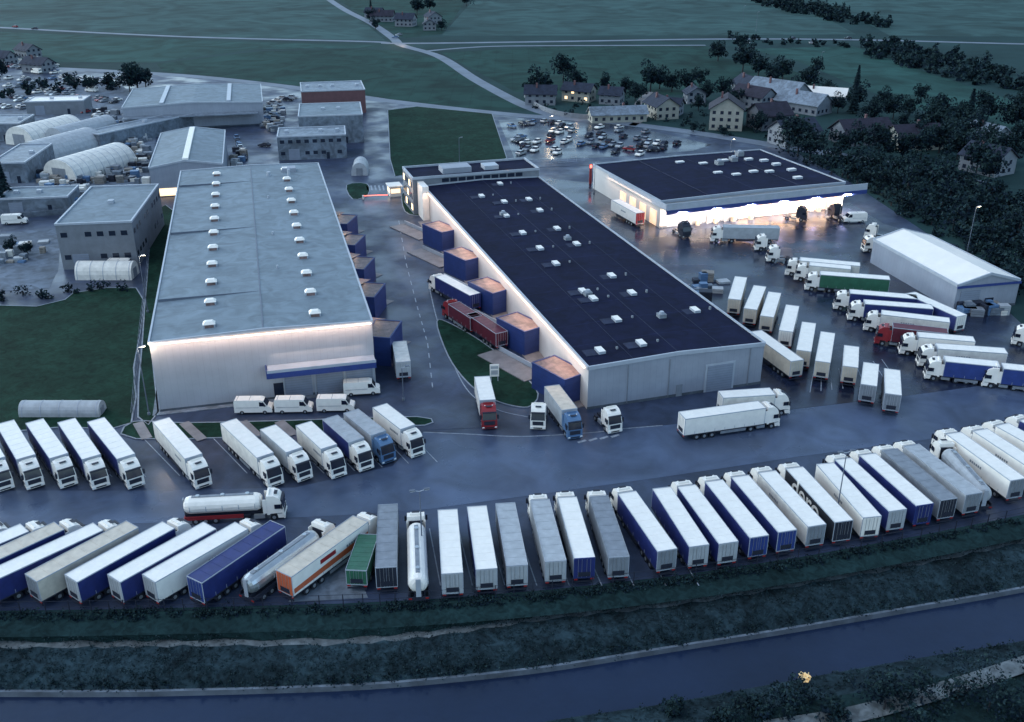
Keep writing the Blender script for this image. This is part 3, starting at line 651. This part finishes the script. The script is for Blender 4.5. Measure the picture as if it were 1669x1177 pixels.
def block(name,c,ang,w,l,h,wall='plast',roof='roofl',wins=0,floors=1,lit=.03,par=.4,extra=None):
    e=empty(name,(c.x,c.y,0),math.radians(ang))
    b=MB(); b.box(0,w,0,l,0,h,wall); b.obj('walls',parent=e)
    b=MB(); b.box(.3,w-.3,.3,l-.3,h,h+.1,roof)
    for q in ((-.1,w+.1,-.1,.3),(-.1,w+.1,l-.3,l+.1)): b.box(*q,h-.05,h+par,'trim')
    for q in ((-.1,.3),(w-.3,w+.1)): b.box(q[0],q[1],.3,l-.3,h-.05,h+par,'trim')
    nx=max(1,int(w/5))
    for i in range(nx):
        if random.random()<.6: b.box(w*(i+.4)/nx,w*(i+.4)/nx+1.3,l*.5,l*.5+1.3,h+.1,h+.8,'trim')
    b.obj('roof',parent=e)
    b=MB(); b.box(w*.15,w*.15+3.5,-.08,-.004,0,min(3.6,h-.8),'shutter'); b.box(w*.7,w*.7+1,-.08,-.004,0,2.2,'win')
    n_=int(w/2.6)
    for f in range(floors):
        z=h*(f+.45)/floors
        for i in range(n_):
            if wins and random.random()<.75: b.box(.8+i*2.6,2.2+i*2.6,-.05,-.003,z,z+1.1,'winlit' if random.random()<lit else 'win')
        for i in range(int(l/3)):
            if wins and random.random()<.75: b.box(w+.003,w+.05,.8+i*3,2.2+i*3,z,z+1.1,'win'); b.box(-.05,-.003,.8+i*3,2.2+i*3,z,z+1.1,'win')
    b.obj('doors_and_windows',parent=e)
    return e
e=hall('factory_hall',P(250,322),14,20,48,8.5,roof='roofg',rise=1.6)
b=MB(); b.box(9.2,10.8,1,46,9.9,10.5,'white'); b.obj('ridge_skylight',parent=e)
b=MB(); b.box(1,7,-.1,-.01,.3,2.4,'winlit'); b.box(9,14,-.1,-.01,0,5,'shutter'); b.obj('doors',parent=e)
e=hall('factory_hall',P(205,214),14,50,42,8.5,roof='roofg',rise=1.0,wall='wallg')
b=MB(); b.box(13,14.5,1,41,8.9,9.6,'trim'); b.box(37,38.5,1,41,8.9,9.5,'trim'); b.box(0,48,-5,-.1,5,5.3,'roofl'); b.obj('canopy_and_skylights',parent=e)
point('yard_lamp',e,(51,6,8),120)
block('brick_office',P(494,188),12,25,22,9,'brick','roofl',0,2)
block('concrete_office',P(455,262),10,22,14,7.5,'conc','roofl',1,2,0)
block('concrete_office',P(490,236),10,22,24,9.5,'conc','roofg',0,2,0)
block('workshop_building',P(104,440),8,16.5,33,10.5,'plast','roofg',1,2,.0)
block('low_workshop',P(45,188),8,22,12,5,'plast','roofw',0,1)
block('low_workshop',P(-10,300),6,10,26,6,'conc','roofl',0,1)
block('low_workshop',P(-60,232),6,20,16,6,'conc','roofl',0,1)
block('conveyor_gallery',P(140,240),-30,8,45,5,'conc','roofl',0,1,0)
block('site_office',P(0,350),8,18,12,4,'conc','roofg',0,1)
def tunnel(name,c,ang,w,l,h,k):
    b=MB(); n_=12; pr=[(w/2+w/2*math.cos(math.pi*i/n_),h*math.sin(math.pi*i/n_)**.8) for i in range(n_+1)]
    b.prismy(pr,0,l,k)
    for y in np.linspace(.5,l-.5,max(3,int(l/2.5))):
        pr2=[(w/2+(w/2+.05)*math.cos(math.pi*i/n_),(h+.05)*math.sin(math.pi*i/n_)**.8) for i in range(n_+1)]
        b.prismy(pr2,y-.06,y+.06,'trim')
    b.box(w*.3,w*.7,-.08,-.01,0,h*.6,'grey')
    b.obj(name,(c.x,c.y,0),math.radians(ang))
tunnel('storage_tent',P(10,235),-22,13,24,6.5,'white2'); tunnel('storage_tent',P(28,262),-22,13,26,6.5,'lgrey'); tunnel('storage_tent',P(72,292),-22,13,26,6.5,'white2'); tunnel('storage_tent',P(75,235),-22,9,26,6,'lgrey')
tunnel('storage_tent',P(573,287),5,5,9,4,'lgrey')
tunnel('storage_tent',P(215,457),90,5,12.5,3.6,'white2'); tunnel('greenhouse_tunnel',P(162,681),90,3.2,13,2.2,'lgrey')
def goods(name,u0,v0,u1,v1,n_):
    b=MB()
    for i in range(n_):
        p=P(random.uniform(u0,u1),random.uniform(v0,v1)); s=random.uniform(.6,1.4); hh=random.choice([.5,1.0,1.6,2.2]); k=random.choice(['wood','white2','grey','lgrey','conc','chassis','bluegrey'])
        a=random.uniform(-.2,.4); nl=max(1,int(hh/.5))
        for j in range(nl): b.box(-s,s,-s*.8,s*.8,j*.52,j*.52+.45,k,c=(p.x,p.y,.05),a=a+random.uniform(-.03,.03))
    b.obj(name)
goods('pallet_stacks',175,215,245,262,130);goods('pallet_stacks',65,285,150,340,170);goods('pallet_stacks',428,178,462,215,70)
goods('pallet_stacks',150,265,240,300,80);goods('pallet_stacks',380,240,400,300,16);goods('pallet_stacks',1556,470,1606,500,34);goods('pallet_stacks',1130,455,1180,495,14)
goods('pallet_stacks',1560,500,1640,515,24);goods('pallet_stacks',0,92,60,112,35);goods('pallet_stacks',150,180,215,230,50);goods('pallet_stacks',0,395,80,430,14)
def house(u,v,w,l,h,ang,wall='plast',roof='roofd',floors=2,lit=.0,rp=.32):
    if floors<3: w*=.85;l*=.9;h*=.88
    c=P(u,v); e=empty('village_house',(c.x,c.y,0),math.radians(ang+random.uniform(-8,8)))
    rz=w*rp; b=MB()
    b.add([(0,0,0),(w,0,0),(w,0,h),(w/2,0,h+rz),(0,0,h)],[(0,1,2,3,4)],wall); b.add([(0,l,0),(w,l,0),(w,l,h),(w/2,l,h+rz),(0,l,h)],[(4,3,2,1,0)],wall)
    b.add([(0,0,0),(0,l,0),(0,l,h),(0,0,h)],[(3,2,1,0)],wall); b.add([(w,0,0),(w,l,0),(w,l,h),(w,0,h)],[(0,1,2,3)],wall); b.obj('walls',parent=e)
    b=MB(); o=.7
    for sx in (0,1):
        x0=-o if sx==0 else w+o; ze=h-o*rp*2*.9
        b.add([(x0,-o,ze),(w/2,-o,h+rz+.12),(w/2,l+o,h+rz+.12),(x0,l+o,ze),(x0,-o,ze-.25),(w/2,-o,h+rz-.15),(w/2,l+o,h+rz-.15),(x0,l+o,ze-.25)],[(0,1,2,3),(4,5,6,7),(0,1,5,4),(3,2,6,7),(0,3,7,4)],roof)
    b.box(w*.3,w*.3+.7,l*.6,l*.6+.7,h,h+rz+1.0,'brick'); b.obj('roof',parent=e)
    b=MB()
    for f in range(floors):
        z=.9+f*2.5
        for i in range(int(w/2.8)): b.box(.9+i*2.8,2.1+i*2.8,-.06,-.003,z,z+1.2,'winlit' if random.random()<lit else 'win')
        for i in range(int(l/3)):
            for x in (-.06,w+.003): b.box(x,x+.057,1+i*3,2.2+i*3,z,z+1.2,'winlit' if random.random()<lit else 'win')
    b.obj('windows',parent=e)
for a in [(905,172,10,14,5.6,80),(960,168,9,14,5.6,60,'plasty','roofd',2,.2),(1010,172,9,10,5,70),(958,196,8,24,4,-75,'plasty','roofl',1,.1),(1070,196,11,14,6,20,'plasty'),(1105,190,8,10,5,60),
 (1155,212,12,12,8.0,-15,'plasty','rooft',3,.0),(1215,205,13,14,6.5,-70,'plast','rooft'),(1240,180,11,18,6,40,'plast','rooft'),(1290,175,16,26,5.5,35,'plast','roofl'),
 (1330,190,13,22,5,35,'plast','roofl',1),(1375,172,9,24,4.5,70,'plast','roofw',1),(1350,228,14,20,5,-80,'plast','rooft'),(1438,236,13,18,5,-80,'plasty','rooft'),
 (1250,232,12,16,6,-60,'plast','roofd'),(1610,250,12,14,6,30,'plast','roofl'),(1620,290,12,14,6,30,'plast','roofd'),(1120,170,9,10,5,10),
 (1210,160,12,14,6,20,'plast','roofd'),(672,44,12,14,6,70),(700,40,11,12,6,20,'plast','roofd'),(640,36,12,18,5,80,'plast','rooft'),(620,30,10,14,5,75),(690,50,10,10,5,5),(10,108,10,16,5,70),(70,120,10,16,5,70),(45,96,10,14,5,60)]:
    house(*a)
for u,v,pw in [(655,62,900),(640,60,400),(958,178,300),(940,175,200),(418,155,120),(895,196,700),(1190,238,160),(660,300,160)]:
    p=P(u,v,4); point('yard_lamp',None,(p.x,p.y,4.5),pw,(1,.7,.4),.3)
def lamp(u,v,h=12,double=False,on=True,pw=250,nm='street_lamp'):
    p=P(u,v,h); b=MB(); b.cyl((0,0,0),(0,0,h),.10,'dtrim',8,.06); b.cyl((0,0,0),(0,0,.5),.25,'conc',8)
    for sx in ((-1,1) if double else (1,)):
        b.cyl((0,0,h),(sx*.8,0,h+.2),.05,'trim',6); b.box(sx*.9-.35,sx*.9+.35,-.18,.18,h+.2,h+.32,'dtrim'); b.box(sx*.9-.28,sx*.9+.28,-.14,.14,h+.13,h+.2,'lampon' if on else 'lampw')
    b.obj(nm,(p.x,p.y,0),.25)
    if on: point('lamp_light',None,(p.x+.9,p.y,h-.1),pw,(1,.82,.6),.2)
lamp(226,418,12,pw=300);lamp(224,567,12,pw=500);lamp(1591,338,13,pw=400);lamp(1380,738,11,True,False);lamp(684,801,10,True,False);lamp(655,600,6,False,False)
lamp(1192,228,9,pw=200);lamp(896,190,8,pw=300);lamp(970,265,9,False,False);lamp(748,225,8,False,False);lamp(1340,85,10,False,False);lamp(1213,10,12,False,False);lamp(1235,20,12,False,False)
p=P(806,622); b=MB(); b.box(-.8,.8,-.08,.08,.9,3.2,'white'); b.box(-.65,.65,-.1,-.08,2.4,2.9,'lgrey'); b.box(-.6,.6,-.1,-.08,1.3,2.1,'lgrey'); b.cyl((-.6,0,0),(-.6,0,1),.08,'trim');b.cyl((.6,0,0),(.6,0,1),.08,'trim'); b.obj('notice_board',(p.x,p.y,.1),.1)
p=P(643,318); b=MB(); b.box(-1.6,1.6,-2,2,0,2.9,'white'); b.box(-1.3,1.3,-2.05,-2.0,1.1,2.3,'winlit'); b.box(-1.65,-1.6,-1.5,1.5,1.1,2.3,'winlit'); b.box(-2,2,-2.4,2.4,2.9,3.15,'roofw'); b.obj('gatehouse',(p.x,p.y,0),.3)
p=P(592,325); b=MB(); b.box(-.25,.25,-.25,.25,0,1.1,'white'); b.box(.25,7,-.06,.06,.9,1.05,'redlamp'); b.obj('boom_barrier',(p.x,p.y,.05),.15)
p=P(962,300); b=MB(); b.box(-.4,.4,-.12,.12,0,6,'redc'); b.box(-.32,.32,-.15,-.12,4.8,5.8,'redlamp'); b.obj('pylon_sign',(p.x,p.y,.05),.3)
def fence(name,pts,h=2,sp_=3,k='chassis',z=0):
    w=smoothpts([P(u,v) for u,v in pts],6); b=MB()
    for i in range(len(w)-1):
        a,c=w[i],w[i+1]; d=c-a; n_=max(1,int(d.length/sp_)); ang=math.atan2(d.y,d.x)
        for j in range(n_):
            q=a+d*(j/n_); b.box(-.05,.05,-.05,.05,0,h,k,c=(q.x,q.y,z))
        for zz in (.15,h*.5,h-.08): b.box(0,d.length,-.02,.02,zz,zz+.04,k,c=(a.x,a.y,z),a=ang)
    b.obj(name)
fence('boundary_fence',[(u,v-4) for u,v in edge[1:-1]],1.8,2.5)
fence('wire_fence',[(250,345),(240,450),(228,560),(216,690)],2,3,'dtrim'); fence('wire_fence',[(0,360),(120,350),(245,345)],2,3,'dtrim')
fence('wire_fence',[(890,268),(960,262)],1.5,3,'trim')
ribbon('garden_wall',[(855,158),(880,178),(930,192),(1030,198)],.4,1.8,'plast',1.8)
ribbon('perimeter_wall',[(0,358),(120,348),(245,340)],.3,1.4,'conc',1.4)
# ---------------- vegetation
def leaves(b,C,rad,n_,size,keys=('leafd','leafm','leafl'),flat=.8,nc=9):
    C=np.array(C,float)
    cl=rng.normal(0,.45,(nc,3))*rad; cl[:,2]*=flat
    cr=rng.uniform(.3,.6,nc)*rad
    idx=rng.integers(0,nc,n_)
    d=rng.normal(0,1,(n_,3)); d/=np.linalg.norm(d,axis=1)[:,None]
    pos=C+cl[idx]+d*(cr[idx]*rng.uniform(.5,1.15,n_)**.6)[:,None]
    a=rng.normal(0,1,(n_,3)); a/=np.linalg.norm(a,axis=1)[:,None]
    t=np.cross(a,rng.normal(0,1,(n_,3))); t/=np.linalg.norm(t,axis=1)[:,None]
    s1=(size*rng.uniform(.6,1.4,n_))[:,None]; s2=s1*.6
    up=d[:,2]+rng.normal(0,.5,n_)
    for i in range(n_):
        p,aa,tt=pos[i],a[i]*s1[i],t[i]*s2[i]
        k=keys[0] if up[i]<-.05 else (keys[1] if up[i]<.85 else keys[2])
        b.add([p-aa,p-tt,p+aa,p+tt],[(0,1,2,3)],k)
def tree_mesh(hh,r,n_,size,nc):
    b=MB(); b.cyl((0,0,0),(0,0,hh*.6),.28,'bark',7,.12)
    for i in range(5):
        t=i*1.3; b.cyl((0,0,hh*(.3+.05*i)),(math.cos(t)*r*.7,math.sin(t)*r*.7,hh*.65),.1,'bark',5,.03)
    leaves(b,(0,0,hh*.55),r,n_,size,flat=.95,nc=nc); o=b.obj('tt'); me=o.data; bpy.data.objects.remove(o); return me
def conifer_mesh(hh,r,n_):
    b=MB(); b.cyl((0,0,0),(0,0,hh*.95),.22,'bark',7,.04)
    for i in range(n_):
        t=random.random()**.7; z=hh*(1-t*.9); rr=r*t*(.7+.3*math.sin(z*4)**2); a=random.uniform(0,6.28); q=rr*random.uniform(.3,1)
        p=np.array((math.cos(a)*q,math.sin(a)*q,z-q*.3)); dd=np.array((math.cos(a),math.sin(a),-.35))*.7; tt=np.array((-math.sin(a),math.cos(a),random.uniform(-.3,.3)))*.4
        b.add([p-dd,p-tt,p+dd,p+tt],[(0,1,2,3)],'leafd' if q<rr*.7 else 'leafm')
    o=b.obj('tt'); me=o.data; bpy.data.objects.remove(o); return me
T=[tree_mesh(10,3.6,1500,.40,20),tree_mesh(9,3.0,1300,.38,18),tree_mesh(12,4.0,1800,.42,24),tree_mesh(11,3.0,1400,.4,18)]; CF=conifer_mesh(13,2.8,900)
def tree(u,v,s=1,kind=None):
    p=P(u,v)
    if kind=='c': inst('conifer_tree',CF,(p.x,p.y,0),random.uniform(0,6),s)
    else: inst('broadleaf_tree',random.choice(T),(p.x,p.y,-.3),random.uniform(0,6),s)
for u,v,s in [(225,148,1.5),(212,150,1.1),(238,142,1.0),(880,165,1.4),(872,160,1.1),(918,135,1.2),(1060,150,1.3),(1075,145,1.2),(1095,150,1.1),(1120,150,1.2),(1170,100,1.3),(1205,80,1.1),(1165,90,.9),(1210,120,1.5),(1235,130,1.3),
 (1275,130,1.3),(1260,140,1.1),(985,150,1.0),(1300,255,1.2),(1320,262,1.1),(1285,250,1.0),(1395,180,1.1),(1420,200,.9),(1400,250,1.0),(1500,240,1.1),(1530,250,1.3),(1560,260,1.3),(1580,230,1.2),
 (605,35,1.1),(680,25,1.4),(700,20,1.2),(760,10,1.0),(720,50,.9),(612,48,.9),(1655,215,1.4),(1600,200,1.1),(1480,190,1.0),(1455,195,.9),(1310,225,.8),(1180,222,.5),(1040,180,.5),(1130,215,.5),
 (20,412,.4),(46,415,.4),(0,130,1),(150,150,.8),(180,145,.9),(1330,120,1.0),(1500,165,.9),(1610,300,1.1),(1140,140,1.0),(1045,160,.8),(1150,165,.8),(1185,195,.6),(1270,215,.7),(1345,165,.8),
 (1195,175,1.0),(1180,160,1.1),(1138,180,.8),(1235,215,.7),(1320,150,1.1),(1300,160,.9),(1365,185,.8),(1425,225,.8),(1515,225,1.2),(1545,235,1.3),(1570,245,1.2),(1600,270,1.2),(1640,270,1.2),(1655,245,1.2),(1560,215,1.0),(1530,205,1.1),(1590,285,1.2),(1020,155,.9),(1035,165,.7),(940,150,.9),(1440,180,.9),(1470,210,.8),(1500,260,1.2),(1470,262,1.1),(1430,262,1.1),(1370,255,1.1)]: tree(u,v,s)
for u,v,s in [(1390,185,1.0),(1395,150,.9),(605,25,.9),(1590,240,1.1),(1575,215,1.2),(0,345,1.1),(12,335,1.0),(680,18,1)]: tree(u,v,s,'c')
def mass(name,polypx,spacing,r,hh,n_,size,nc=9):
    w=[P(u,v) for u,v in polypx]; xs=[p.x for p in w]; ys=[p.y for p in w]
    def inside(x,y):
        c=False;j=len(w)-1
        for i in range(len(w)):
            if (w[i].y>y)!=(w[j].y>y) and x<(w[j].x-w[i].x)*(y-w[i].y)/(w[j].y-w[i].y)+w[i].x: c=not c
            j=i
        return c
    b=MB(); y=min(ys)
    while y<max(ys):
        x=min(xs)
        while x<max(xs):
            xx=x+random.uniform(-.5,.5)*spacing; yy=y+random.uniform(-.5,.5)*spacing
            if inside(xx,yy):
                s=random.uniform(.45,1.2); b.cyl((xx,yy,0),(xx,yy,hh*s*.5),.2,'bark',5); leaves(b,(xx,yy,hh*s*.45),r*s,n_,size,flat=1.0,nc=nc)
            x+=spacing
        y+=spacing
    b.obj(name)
WP=[(1395,300),(1310,268),(1340,262),(1500,275),(1700,340),(1900,420),(1900,560),(1700,515),(1640,480),(1560,405),(1470,350)]
mass('distant_woodland',WP,8,3.8,7,300,.5,14)
mass('woodland_undergrowth',WP,5.0,2.6,2.0,110,.42)
mass('distant_treeline',[(1395,75),(1450,70),(1560,95),(1669,130),(1900,200),(1900,230),(1669,160),(1500,115),(1400,88)],9,3.6,5.5,130,.9)
mass('distant_treeline',[(1240,-4),(1330,10),(1450,40),(1440,48),(1300,26),(1225,4)],10,4,6,130,1.0)
mass('distant_treeline',[(0,150),(120,132),(210,138),(205,147),(120,150),(0,160)],9,3,5,120,.7)
mass('distant_treeline',[(1180,60),(1280,68),(1390,72),(1400,78),(1200,76)],11,2.5,3,60,.8)
mass('boundary_hedge',[(-200,484),(90,478),(215,466),(214,474),(90,488),(-200,496)],3,1.5,1.5,90,.3)
mass('garden_shrubs',[(860,172),(1000,165),(1160,190),(1300,215),(1400,225),(1400,240),(1280,235),(1050,205),(880,185)],9,1.8,1.6,60,.4)
def along(A,B,t,f):
    n_=len(A); i=t*(n_-1); k=min(int(i),n_-2); fr=i-k
    return A[k].lerp(A[k+1],fr).lerp(B[k].lerp(B[k+1],fr),f)
def scrub(name,A,B,cnt,s0,s1,per,size,f0=0,f1=1,keys=('leafd','leafm','leafl'),hz=.3):
    b=MB()
    for i in range(cnt):
        p=along(A,B,random.uniform(.12,.95),random.uniform(f0,f1)); s=random.uniform(s0,s1)
        leaves(b,(p.x,p.y,p.z+s*hz),s,per,size,keys=keys,flat=.35)
    b.obj(name)
scrub('hedge',e0,a1,520,.35,.75,30,.16,-.15,.2)
TK=('tuftd','tuftd','tuft')
scrub('bank_grass_tufts',a1,pa,900,.2,.6,8,.10,keys=('tuftd','tuftd','tuft'),hz=.03)
scrub('bank_grass_tufts',pb,m1,1300,.2,.8,10,.12,keys=TK,hz=.05)
scrub('bank_grass_tufts',m1,w0,1800,.2,.8,10,.12,keys=TK,hz=.05)
scrub('bank_grass_tufts',b2,b3,600,.3,.8,14,.14,keys=TK,hz=.1)
scrub('waterside_scrub',m1,w0,160,.3,.9,24,.16,.7,.95)
def bush(u,v,z,r,keys=('leafd','leafm','leafl'),n_=900,name='river_bush'):
    p=P(u,v,z); b=MB(); b.cyl((p.x,p.y,z-1),(p.x,p.y,z+r*.5),.1,'bark',6); leaves(b,(p.x,p.y,z+r*.4),r,n_,.2,keys,nc=14); b.obj(name)
for u,v,r in [(1230,1160,2),(1290,1150,2.2),(1350,1175,2.2),(1440,1160,3),(1500,1150,2.6),(1560,1140,3.0),(1610,1160,3),(1660,1170,3),(1480,1185,2.5),(1100,1160,1.2),(1180,1185,2),(1700,1120,3)]: bush(u,v,-3,r)
bush(1310,1106,-3,.55,('leafglow','leafglow','leafglow'),90,'bright_spot_shrub')  # glowing shrub added to stand in for a bright spot by the water
ribw(smoothpts([P(u,v,-2.9) for u,v in [(1250,1190),(1400,1165),(1560,1120),(1669,1085),(1900,1010)]]),2.2,-2.65,'path','riverside_path')
# ---------------- light
wd=bpy.data.worlds.new('World'); S.world=wd; wd.use_nodes=True; nt=wd.node_tree
bg=nt.nodes['Background']; sk=nt.nodes.new('ShaderNodeTexSky'); sk.sky_type='NISHITA'; sk.sun_disc=False
sk.sun_elevation=math.radians(9); sk.sun_rotation=math.radians(-60); sk.air_density=1.2; sk.dust_density=1.5
hs=nt.nodes.new('ShaderNodeHueSaturation'); hs.inputs['Saturation'].default_value=.5
mx=nt.nodes.new('ShaderNodeMix'); mx.data_type='RGBA'; mx.blend_type='MULTIPLY'; mx.inputs['Factor'].default_value=1; mx.inputs['B'].default_value=(.70,.98,1.34,1)
nt.links.new(sk.outputs[0],hs.inputs['Color']); nt.links.new(hs.outputs[0],mx.inputs['A']); nt.links.new(mx.outputs['Result'],bg.inputs['Color']); bg.inputs['Strength'].default_value=.36
sl=bpy.data.lights.new('sun','SUN'); sl.energy=1.1; sl.angle=math.radians(40); sl.color=(.98,.99,1)
so=bpy.data.objects.new('sun',sl); S.collection.objects.link(so); so.rotation_euler=(math.radians(35),0,math.radians(-60))
# ---------------- camera
cam=bpy.data.cameras.new('camera'); co=bpy.data.objects.new('camera',cam); S.collection.objects.link(co)
co.location=(0,0,H); co.rotation_euler=(math.pi/2-PIT,0,0); cam.sensor_width=36; cam.lens=FP/1669*36; cam.clip_end=9000; cam.clip_start=1
S.camera=co
